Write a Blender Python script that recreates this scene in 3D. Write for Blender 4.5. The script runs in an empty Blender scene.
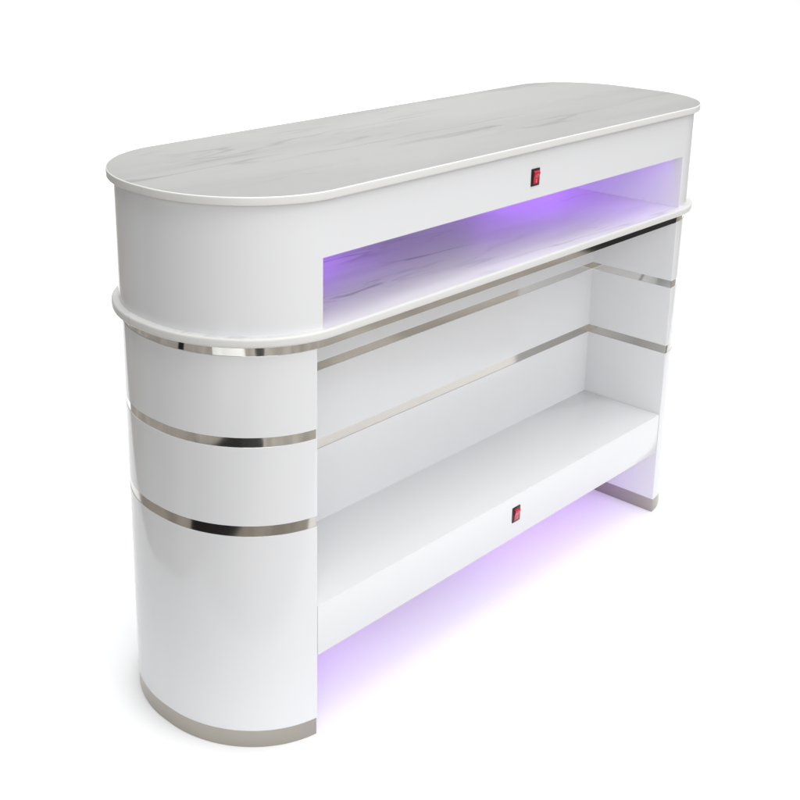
import bpy, bmesh, math, random
from mathutils import Vector, Matrix
S = bpy.context.scene
COL = S.collection
PI = math.pi

# ------------------------------------------------------------------ materials
def new_mat(name):
    m = bpy.data.materials.new(name); m.use_nodes = True
    nt = m.node_tree; b = nt.nodes['Principled BSDF']
    return m, nt, b

def simple(name, col, rough=.4, metal=0., coat=0., spec=.5):
    m, nt, b = new_mat(name)
    b.inputs['Base Color'].default_value = (*col, 1)
    b.inputs['Roughness'].default_value = rough
    b.inputs['Specular IOR Level'].default_value = .28
    b.inputs['Metallic'].default_value = metal
    b.inputs['Coat Weight'].default_value = coat
    b.inputs['Specular IOR Level'].default_value = spec
    return m

def lacquer(name, col):
    m, nt, b = new_mat(name)
    N, L = nt.nodes, nt.links
    tc = N.new('ShaderNodeTexCoord')
    n1 = N.new('ShaderNodeTexNoise'); n1.inputs['Scale'].default_value = 3.0; n1.inputs['Detail'].default_value = 2
    L.new(tc.outputs['Object'], n1.inputs['Vector'])
    bp = N.new('ShaderNodeBump'); bp.inputs['Strength'].default_value = .10; bp.inputs['Distance'].default_value = .004
    L.new(n1.outputs['Fac'], bp.inputs['Height']); L.new(bp.outputs['Normal'], b.inputs['Normal'])
    n2 = N.new('ShaderNodeTexNoise'); n2.inputs['Scale'].default_value = 14; n2.inputs['Detail'].default_value = 5
    L.new(tc.outputs['Object'], n2.inputs['Vector'])
    mr = N.new('ShaderNodeMapRange'); mr.inputs['From Min'].default_value = .3; mr.inputs['From Max'].default_value = .7
    mr.inputs['To Min'].default_value = .08; mr.inputs['To Max'].default_value = .15
    L.new(n2.outputs['Fac'], mr.inputs['Value']); L.new(mr.outputs['Result'], b.inputs['Roughness'])
    b.inputs['Base Color'].default_value = (*col, 1)
    b.inputs['Specular IOR Level'].default_value = .38
    return m

def marble(name, base, vein, rot, amount, rough=.28):
    m, nt, b = new_mat(name)
    N, L = nt.nodes, nt.links
    tc = N.new('ShaderNodeTexCoord')
    mp = N.new('ShaderNodeMapping'); mp.inputs['Rotation'].default_value = (0, 0, rot)
    mp.inputs['Scale'].default_value = (.5, 3.6, 1.0)
    L.new(tc.outputs['Object'], mp.inputs['Vector'])
    # slow warp of the vein field
    w = N.new('ShaderNodeTexNoise'); w.inputs['Scale'].default_value = 1.5; w.inputs['Detail'].default_value = 4
    L.new(mp.outputs['Vector'], w.inputs['Vector'])
    mx = N.new('ShaderNodeVectorMath'); mx.operation = 'MULTIPLY_ADD'
    mx.inputs[1].default_value = (.4, .5, .0)
    L.new(w.outputs['Color'], mx.inputs[0]); L.new(mp.outputs['Vector'], mx.inputs[2])
    def veins(scale, width, detail):
        n = N.new('ShaderNodeTexNoise'); n.inputs['Scale'].default_value = scale; n.inputs['Detail'].default_value = detail
        n.inputs['Roughness'].default_value = .55
        L.new(mx.outputs['Vector'], n.inputs['Vector'])
        s = N.new('ShaderNodeMath'); s.operation = 'SUBTRACT'; s.inputs[1].default_value = .5; L.new(n.outputs['Fac'], s.inputs[0])
        a = N.new('ShaderNodeMath'); a.operation = 'ABSOLUTE'; L.new(s.outputs[0], a.inputs[0])
        r = N.new('ShaderNodeMapRange'); r.interpolation_type = 'SMOOTHSTEP'
        r.inputs['From Min'].default_value = 0; r.inputs['From Max'].default_value = width
        r.inputs['To Min'].default_value = 1; r.inputs['To Max'].default_value = 0
        L.new(a.outputs[0], r.inputs['Value']); return r.outputs['Result']
    v1 = veins(1.3, .017, 4); v2 = veins(2.6, .015, 4); v3 = veins(1.1, .10, 3)
    # veins fade in and out
    g = N.new('ShaderNodeTexNoise'); g.inputs['Scale'].default_value = 2.6; g.inputs['Detail'].default_value = 3
    L.new(mp.outputs['Vector'], g.inputs['Vector'])
    gr = N.new('ShaderNodeMapRange'); gr.interpolation_type = 'SMOOTHSTEP'
    gr.inputs['From Min'].default_value = .42; gr.inputs['From Max'].default_value = .66
    L.new(g.outputs['Fac'], gr.inputs['Value'])
    def mul(a, k):
        q = N.new('ShaderNodeMath'); q.operation = 'MULTIPLY'
        L.new(a, q.inputs[0])
        if isinstance(k, float): q.inputs[1].default_value = k
        else: L.new(k, q.inputs[1])
        return q.outputs[0]
    def add(a, c):
        q = N.new('ShaderNodeMath'); q.operation = 'ADD'; q.use_clamp = True; L.new(a, q.inputs[0]); L.new(c, q.inputs[1]); return q.outputs[0]
    f = add(mul(mul(v1, gr.outputs['Result']), .8 * amount), add(mul(mul(v2, gr.outputs['Result']), .35 * amount), mul(v3, .22 * amount)))
    cm = N.new('ShaderNodeMix'); cm.data_type = 'RGBA'
    cm.inputs[6].default_value = (*base, 1); cm.inputs[7].default_value = (*vein, 1)
    L.new(f, cm.inputs[0]); L.new(cm.outputs[2], b.inputs['Base Color'])
    b.inputs['Roughness'].default_value = rough
    b.inputs['Specular IOR Level'].default_value = .28
    return m

def metal(name, col, rough, bump=0., stretch=(1, 1, 1), scale=6):
    m, nt, b = new_mat(name)
    N, L = nt.nodes, nt.links
    b.inputs['Base Color'].default_value = (*col, 1); b.inputs['Metallic'].default_value = 1
    tc = N.new('ShaderNodeTexCoord'); mp = N.new('ShaderNodeMapping'); mp.inputs['Scale'].default_value = stretch
    L.new(tc.outputs['Object'], mp.inputs['Vector'])
    n = N.new('ShaderNodeTexNoise'); n.inputs['Scale'].default_value = scale; n.inputs['Detail'].default_value = 4
    L.new(mp.outputs['Vector'], n.inputs['Vector'])
    mr = N.new('ShaderNodeMapRange'); mr.inputs['From Min'].default_value = .3; mr.inputs['From Max'].default_value = .7
    mr.inputs['To Min'].default_value = rough * .7; mr.inputs['To Max'].default_value = rough * 1.3
    L.new(n.outputs['Fac'], mr.inputs['Value']); L.new(mr.outputs['Result'], b.inputs['Roughness'])
    if bump:
        bp = N.new('ShaderNodeBump'); bp.inputs['Strength'].default_value = bump; bp.inputs['Distance'].default_value = .004
        L.new(n.outputs['Fac'], bp.inputs['Height']); L.new(bp.outputs['Normal'], b.inputs['Normal'])
    return m

def glow(name, col, strength):
    m, nt, b = new_mat(name)
    b.inputs['Base Color'].default_value = (.6, .6, .6, 1)
    b.inputs['Emission Color'].default_value = (*col, 1); b.inputs['Emission Strength'].default_value = strength
    return m

WHITE = lacquer('white gloss lacquer', (.695, .70, .712))
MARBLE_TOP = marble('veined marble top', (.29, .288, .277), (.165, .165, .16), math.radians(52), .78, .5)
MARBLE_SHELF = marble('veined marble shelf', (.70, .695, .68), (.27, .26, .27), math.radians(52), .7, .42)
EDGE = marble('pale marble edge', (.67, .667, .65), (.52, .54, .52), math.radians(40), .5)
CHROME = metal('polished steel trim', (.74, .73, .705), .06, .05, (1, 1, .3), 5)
CHROME_LOW = metal('floor-toned steel trim', (.50, .48, .45), .10, .05, (1, 1, .3), 5)  # reflection of a darker floor put into the colour of this trim
STEEL = metal('floor-toned steel plinth', (.40, .375, .335), .22, .02, (1, 1, 1), 9)  # grey-brown floor reflection mixed into the plinth's base colour
BLACK = simple('black plastic', (.008, .006, .007), .3)
RED = simple('red translucent plastic', (.42, .004, .025), .25, coat=.5)
RED.node_tree.nodes['Principled BSDF'].inputs['Emission Color'].default_value = (.9, .01, .08, 1)
RED.node_tree.nodes['Principled BSDF'].inputs['Emission Strength'].default_value = .05
PINK = simple('moulded mark', (.80, .16, .24), .4)
LED_UP = glow('violet led', (.38, .11, 1.0), 13)
LED_MID = glow('violet led dim', (.38, .13, 1.0), 2.6)
LED_LOW_MID = glow('violet led base dim', (.50, .15, 1.0), 4.5)
LED_LOW = glow('violet led base', (.50, .15, 1.0), 10)
PAPER = simple('white paper backdrop', (.87, .87, .87), .9, spec=.1)

# ------------------------------------------------------------------ geometry helpers
# counter frame: x along the length, y from the open front (0) to the closed back, z up (metres)
L_, D_ = 1.4588, .4406
RXL, RYL, RXR, RYR = .191, .2108, .1549, .1705
XA, XB, DEP = .167, 1.3083, .2144
ZS, OT, TB = .7709, .8886, .9855
ZS0 = .7545
S1, S2, S3 = .7438, .5855, .4244
BT, FT, FB = .034, .2593, .1607
O_TOP, O_SH, O_UP = .0153, .0162, .0038

def outline(o=0., n=28):
    pts = []
    for (x, y, a0, R, T) in ((RXL, RYL, PI, RXL, RYL), (L_ - RXR, RYR, 1.5 * PI, RXR, RYR),
                             (L_ - RXR, D_ - RYR, 0, RXR, RYR), (RXL, D_ - RYL, .5 * PI, RXL, RYL)):
        for i in range(n + 1):
            a = a0 + (PI / 2) * i / n
            pts.append((x + (R + o) * math.cos(a), y + (T + o) * math.sin(a)))
    out = [pts[0]]
    for p in pts[1:]:
        if math.hypot(p[0] - out[-1][0], p[1] - out[-1][1]) > 1e-5: out.append(p)
    if math.hypot(out[0][0] - out[-1][0], out[0][1] - out[-1][1]) < 1e-5: out.pop()
    return out

def front_y(o, x):
    if x < RXL: return RYL - (RYL + o) * math.sqrt(max(0, 1 - ((RXL - x) / (RXL + o)) ** 2))
    if x > L_ - RXR: return RYR - (RYR + o) * math.sqrt(max(0, 1 - ((x - L_ + RXR) / (RXR + o)) ** 2))
    return -o

def c_outline(o, xa, xb, d, n=28, r=.0015):
    """the outline with the front recess cut out of it, tiny rounded arrises at its two front edges"""
    pts = outline(o, n)
    left = [p for p in pts[:n + 1] if p[0] < xa - r - 1e-4]             # left front quarter
    rest = [p for p in pts if not (p[1] < D_ / 2 and p[0] < xb + r + 1e-4)]
    rest = [p for p in rest if p not in left]
    ya, yb = front_y(o, xa), front_y(o, xb)
    mid = [(xa - r, front_y(o, xa - r)), (xa - r * .3, ya + r * .3), (xa, ya + r), (xa, d), (xb, d), (xb, yb + r), (xb + r * .3, yb + r * .3), (xb + r, front_y(o, xb + r))]
    # rest begins right after the right front corner
    k = 0
    s = sorted(range(len(rest)), key=lambda i: math.atan2(rest[i][1] - D_ / 2, rest[i][0] - L_ / 2))
    rest_sorted = []
    idx = [pts.index(p) for p in rest]
    rest_sorted = [pts[i] for i in sorted(idx)]
    return left + mid + rest_sorted

def prism(bm, pts, z0, z1, top=True, bot=True, flip=False):
    a = [bm.verts.new((x, y, z0)) for x, y in pts]; c = [bm.verts.new((x, y, z1)) for x, y in pts]
    n = len(pts)
    for i in range(n):
        j = (i + 1) % n
        f = (a[i], a[j], c[j], c[i])
        bm.faces.new(f if not flip else f[::-1])
    if top: bm.faces.new(c)
    if bot: bm.faces.new(a[::-1])

def loft(bm, rings):
    V = [[bm.verts.new(p) for p in r] for r in rings]
    n = len(rings[0])
    for k in range(len(V) - 1):
        for i in range(n):
            j = (i + 1) % n
            bm.faces.new((V[k][i], V[k][j], V[k + 1][j], V[k + 1][i]))
    bm.faces.new(V[-1]); bm.faces.new(V[0][::-1])

def slab(bm, o, z0, z1, r):
    rings = []
    m = 6
    def ring(off, z): return [(x, y, z) for x, y in outline(off, 40)]
    for i in range(m + 1):
        a = -PI / 2 + (PI / 2) * i / m
        rings.append(ring(o - r + r * math.cos(a), z0 + r + r * math.sin(a)))
    for i in range(m + 1):
        a = (PI / 2) * i / m
        rings.append(ring(o - r + r * math.cos(a), z1 - r + r * math.sin(a)))
    loft(bm, rings)

def box(bm, x0, x1, y0, y1, z0, z1, bevel=0., seg=2):
    t = bmesh.new()
    bmesh.ops.create_cube(t, size=1)
    for v in t.verts:
        v.co = Vector((x0 + (v.co.x + .5) * (x1 - x0), y0 + (v.co.y + .5) * (y1 - y0), z0 + (v.co.z + .5) * (z1 - z0)))
    if bevel: bmesh.ops.bevel(t, geom=t.edges[:], offset=bevel, segments=seg, profile=.5, affect='EDGES')
    me = bpy.data.meshes.new('t'); t.to_mesh(me); bm.from_mesh(me); bpy.data.meshes.remove(me); t.free()

def obj(name, bm, mat, parent=None, smooth=35, fix=True):
    if fix: bmesh.ops.recalc_face_normals(bm, faces=bm.faces[:])
    me = bpy.data.meshes.new(name); bm.to_mesh(me); bm.free()
    me.materials.append(mat)
    o = bpy.data.objects.new(name, me); COL.objects.link(o)
    if parent: o.parent = parent
    me.polygons.foreach_set('use_smooth', [True] * len(me.polygons))
    try: me.set_sharp_from_angle(angle=math.radians(smooth))
    except Exception: pass
    return o

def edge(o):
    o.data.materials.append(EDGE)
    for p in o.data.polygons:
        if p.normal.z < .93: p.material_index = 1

# ------------------------------------------------------------------ the counter
counter = bpy.data.objects.new('bar_counter', None); COL.objects.link(counter)
counter['label'] = 'white gloss counter with rounded ends, marble top, steel trim and violet lights'
counter['category'] = 'counter'

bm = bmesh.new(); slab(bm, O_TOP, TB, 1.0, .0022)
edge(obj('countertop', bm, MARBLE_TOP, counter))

# upper cabinet: ring wall with the shelf opening, apron above it, ceiling inside
UXA, UXB, UD = XA + .0083, XB - .0041, .30
bm = bmesh.new()
prism(bm, c_outline(O_UP, UXA, UXB, UD), ZS, OT, top=False)
# apron band carries on above the opening
pts = c_outline(O_UP, UXA, UXB, UD)
# solid part above the opening with a hollow behind the apron
prism(bm, outline(O_UP), OT, TB - .002, bot=False)
# underside of the apron lip and the raised ceiling behind it
lip = .022
def quad(bm, *p): bm.faces.new([bm.verts.new(q) for q in p])
y0 = -O_UP
quad(bm, (UXA, y0, OT), (UXA, lip, OT), (UXB, lip, OT), (UXB, y0, OT))
CE = OT + .045
quad(bm, (UXA, lip, OT), (UXA, lip, CE), (UXB, lip, CE), (UXB, lip, OT))
quad(bm, (UXA, lip, CE), (UXA, UD, CE), (UXB, UD, CE), (UXB, lip, CE))
quad(bm, (UXA, UD, OT), (UXB, UD, OT), (UXB, UD, CE), (UXA, UD, CE))
quad(bm, (UXA, lip, OT), (UXA, UD, OT), (UXA, UD, CE), (UXA, lip, CE))
quad(bm, (UXB, lip, OT), (UXB, lip, CE), (UXB, UD, CE), (UXB, UD, OT))
bmesh.ops.remove_doubles(bm, verts=bm.verts[:], dist=1e-5)
obj('upper_cabinet', bm, WHITE, counter, fix=False)

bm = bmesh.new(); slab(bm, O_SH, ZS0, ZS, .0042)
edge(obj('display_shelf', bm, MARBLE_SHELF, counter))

# lower cabinet: three lacquer bands, steel trims let in between them
h1, h2, h3 = .0085, .0088, .0100
bands = [(BT, S3 - h3), (S3 + h3, S2 - h2), (S2 + h2, S1 - h1)]
bm = bmesh.new()
for z0, z1 in bands: prism(bm, c_outline(0, XA, XB, DEP), z0, z1)
lower = obj('lower_cabinet', bm, WHITE, counter)

bm = bmesh.new(); prism(bm, outline(-.0012, 40), S1 - h1 - .0005, ZS0 + .0006)
obj('steel_trim', bm, CHROME, counter)
def inset_c(ins): return c_outline(-ins, XA - ins, XB + ins, DEP + ins, n=40)
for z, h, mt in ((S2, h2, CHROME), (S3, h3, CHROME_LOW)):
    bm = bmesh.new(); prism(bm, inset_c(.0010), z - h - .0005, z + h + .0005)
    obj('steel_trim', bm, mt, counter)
bm = bmesh.new(); prism(bm, inset_c(.0010), 0, BT + .0005)
obj('plinth', bm, STEEL, counter)

# floor box of the open compartment, its fascia flush with the ends
bm = bmesh.new(); box(bm, XA + .0006, XB - .0006, .0012, DEP + .002, FB, FT, .0012, 2)
obj('storage_shelf', bm, WHITE, counter)

# led strips (real light sources of the piece)
for x0, x1, lm in ((.20, .50, LED_UP), (.505, .935, LED_MID), (.94, UXB - .006, LED_UP)):
    bm = bmesh.new(); box(bm, x0, x1, UD - .008, UD - .001, .838, .846)
    obj('led_strip', bm, lm, counter)
bm = bmesh.new(); box(bm, 1.10, UXB - .006, lip + .003, lip + .011, CE - .006, CE - .0015)
obj('led_strip', bm, LED_UP, counter)
for x0, x1, lm in ((XA + .01, .40, LED_LOW), (.405, .795, LED_LOW_MID), (.80, XB - .01, LED_LOW)):
    bm = bmesh.new(); box(bm, x0, x1, .180, .190, FB - .006, FB - .0012)
    obj('led_strip', bm, lm, counter)

# rocker switches
def switch(x, z, y, k):
    W, H = .0130 * k, .0170 * k
    bm = bmesh.new(); box(bm, x - W, x + W, y - .0022, y + .004, z - H, z + H, .0012, 2)
    sw = obj('rocker_switch', bm, BLACK, counter)
    bm = bmesh.new()
    # rocker: wedge with its top half standing out
    w = W * .62; prof = [(z - H * .74, -.0030), (z - H * .1, -.0034), (z + H * .05, -.0042), (z + H * .42, -.0064), (z + H * .60, -.0062), (z + H * .76, -.0030)]
    a = [bm.verts.new((x - w, y + q, zz)) for zz, q in prof] + []
    c = [bm.verts.new((x + w, y + q, zz)) for zz, q in prof]
    n = len(prof)
    for i in range(n - 1): bm.faces.new((a[i], c[i], c[i + 1], a[i + 1]))
    ab = [bm.verts.new((x - w, y - .001, z - H * .74)), bm.verts.new((x - w, y - .001, z + H * .76))]
    cb = [bm.verts.new((x + w, y - .001, z - H * .74)), bm.verts.new((x + w, y - .001, z + H * .76))]
    bm.faces.new([ab[0]] + a + [ab[1]]); bm.faces.new([cb[0]] + c + [cb[1]])
    bm.faces.new((ab[0], cb[0], c[0], a[0])); bm.faces.new((ab[1], cb[1], c[-1], a[-1]))
    obj('rocker', bm, RED, sw, smooth=20)
    bm = bmesh.new()
    box(bm, x - W * .10, x + W * .10, y - .0037, y - .0030, z - H * .60, z - H * .22)
    ring = [(x + W * .22 * math.cos(t), z + H * .22 + W * .22 * math.sin(t)) for t in [2 * PI * i / 14 for i in range(14)]]
    for i in range(14):
        p, q = ring[i], ring[(i + 1) % 14]
        def P(pt, s):
            cx, cz = x, z + H * .22; X = cx + (pt[0] - cx) * s; Z = cz + (pt[1] - cz) * s
            yy = y - .0042 + (Z - (z + H * .05)) / (H * .37) * (-.0022) - .0003
            return bm.verts.new((X, yy, Z))
        bm.faces.new((P(p, 1.25), P(q, 1.25), P(q, .8), P(p, .8)))
    obj('switch_mark', bm, PINK, sw, fix=False)

switch(.7391, .9313, -O_UP, 1.0)
switch(.7404, .2153, .0012, 1.0)

# ------------------------------------------------------------------ setting: white paper sweep on a studio floor
def sweep():
    """white seamless paper: flat under the counter, widening towards the back, curving up into a wall"""
    bm = bmesh.new()
    A, B = Vector((-.55, .22)), Vector((.60, -.97))          # near edge of the paper
    dl, dr = (Vector((2.9, 7.0)) - A), (Vector((9.8, 2.3)) - B)
    n = 16; R = 2.2
    rows = [(A, B, 0), (A + dl, B + dr, 0)]
    for i in range(1, n + 1):
        a = PI / 2 * i / n
        k = 1 + .26 * math.sin(a)
        rows.append((A + dl * k, B + dr * k, R - R * math.cos(a)))
    rows.append((rows[-1][0], rows[-1][1], 6.0))
    V = [(bm.verts.new((p.x, p.y, z)), bm.verts.new((q.x, q.y, z))) for p, q, z in rows]
    for a, b in zip(V, V[1:]): bm.faces.new((a[0], a[1], b[1], b[0]))
    return obj('ground', bm, PAPER, None, fix=False)
g = sweep(); g['kind'] = 'structure'; g.location = (0, 0, -.0005)

def studio_floor():
    def stone(name, c0, c1):
        m, nt, b = new_mat(name); N, L = nt.nodes, nt.links
        tc = N.new('ShaderNodeTexCoord')
        n = N.new('ShaderNodeTexNoise'); n.inputs['Scale'].default_value = 3.2; n.inputs['Detail'].default_value = 5
        L.new(tc.outputs['Object'], n.inputs['Vector'])
        cr = N.new('ShaderNodeValToRGB'); e = cr.color_ramp.elements
        e[0].position = .38; e[0].color = (*c0, 1); e[1].position = .62; e[1].color = (*c1, 1)
        L.new(n.outputs['Fac'], cr.inputs['Fac']); L.new(cr.outputs['Color'], b.inputs['Base Color'])
        b.inputs['Roughness'].default_value = .7; b.inputs['Specular IOR Level'].default_value = .15
        return m
    mats = [stone('taupe floor tile', (.23, .21, .185), (.34, .315, .28)), stone('black reflection patch', (.003, .003, .003), (.007, .007, .007)),
            stone('white reflection patch', (.7, .7, .68), (.8, .8, .78))]
    bm = bmesh.new()
    reflect_patches = [((-1.2, -1.0), (-.62, .40), 1), ((-2.1, .85), (-1.5, 1.05), 1), ((-1.25, -1.65), (-.95, -1.4), 1),  # unseen black and white patches, added for the bands mirrored in the trim
             ((-2.1, -1.15), (-1.4, -.15), 2), ((2.6, -2.2), (3.4, -1.2), 0), ((3.15, -1.6), (4.3, -1.2), 1)]
    xs = sorted({-15, 15} | {t[k][0] for t in reflect_patches for k in (0, 1)}); ys = sorted({-15, 15} | {t[k][1] for t in reflect_patches for k in (0, 1)})
    V = {(x, y): bm.verts.new((x, y, 0)) for x in xs for y in ys}
    for a, b2 in zip(xs, xs[1:]):
        for c, d in zip(ys, ys[1:]):
            f = bm.faces.new((V[a, c], V[b2, c], V[b2, d], V[a, d]))
            mx, my = (a + b2) / 2, (c + d) / 2
            for (p, q, k) in reflect_patches:
                if p[0] < mx < q[0] and p[1] < my < q[1]: f.material_index = k
    o = obj('floor', bm, mats[0], None, fix=False); o.location = (0, 0, -.006); o['kind'] = 'structure'
    for m in mats[1:]: o.data.materials.append(m)
studio_floor()

# ------------------------------------------------------------------ light
w = bpy.data.worlds.new('World'); S.world = w; w.use_nodes = True
bg = w.node_tree.nodes['Background']; nt = w.node_tree
# studio surroundings: dim to the left of the counter, pale elsewhere
tc = nt.nodes.new('ShaderNodeTexCoord'); dp = nt.nodes.new('ShaderNodeVectorMath'); dp.operation = 'DOT_PRODUCT'
dp.inputs[1].default_value = (-.92, .38, 0)
nt.links.new(tc.outputs['Generated'], dp.inputs[0])
mr = nt.nodes.new('ShaderNodeMapRange'); mr.interpolation_type = 'SMOOTHSTEP'
mr.inputs['From Min'].default_value = .0; mr.inputs['From Max'].default_value = .8
mr.inputs['To Min'].default_value = .58; mr.inputs['To Max'].default_value = .17
nt.links.new(dp.outputs['Value'], mr.inputs['Value']); nt.links.new(mr.outputs['Result'], bg.inputs[1])
bg.inputs[0].default_value = (.95, .97, 1.0, 1)

def area(name, loc, target, size, power, col=(1, 1, 1)):
    l = bpy.data.lights.new(name, 'AREA'); l.shape = 'RECTANGLE'; l.size, l.size_y = size; l.energy = power; l.color = col
    o = bpy.data.objects.new(name, l); COL.objects.link(o); o.location = loc
    o.rotation_euler = (Vector(target) - Vector(loc)).to_track_quat('-Z', 'Y').to_euler()
    return o
area('overhead fill', (1.2, .9, 5.2), (1.2, .9, 0), (6, 6), 330)  # added lamp above, lifts the paper to clear white
area('backdrop fill', (4.4, 3.2, 4.6), (6.8, 5.4, 1.0), (2, 2), 330)  # added unseen lamp, brightens the dim far end of the paper
area('front fill', (.8, -2.7, 3.6), (.8, .1, .35), (2.6, 2.2), 68)  # added unseen lamp, lifts the recess and its lower shelf
area('side fill', (-2.3, -3.2, 1.9), (.6, .1, .5), (2.6, 2.2), 78)  # added fill from behind the camera for left end and inner wall

# ------------------------------------------------------------------ camera
cam = bpy.data.cameras.new('Camera'); co = bpy.data.objects.new('Camera', cam); COL.objects.link(co); S.camera = co
yaw, pit, rol = .8181, -.2869, .0128
fw = Vector((math.sin(yaw) * math.cos(pit), math.cos(yaw) * math.cos(pit), math.sin(pit)))
r = Vector((math.cos(yaw), -math.sin(yaw), 0)); u = r.cross(fw)
r, u = math.cos(rol) * r + math.sin(rol) * u, -math.sin(rol) * r + math.cos(rol) * u
M = Matrix((r, u, -fw)).transposed().to_4x4(); M.translation = Vector((-1.1163, -1.3131, 1.4398))
co.matrix_world = M
cam.sensor_width = 36; cam.lens = 1209.44 / 800 * 36
cam.shift_x = 30.38 / 800; cam.shift_y = -146.94 / 800
cam.clip_end = 200; cam.clip_start = .05

S.view_settings.view_transform = 'Standard'; S.view_settings.look = 'None'
S.view_settings.exposure = 0; S.view_settings.gamma = 1
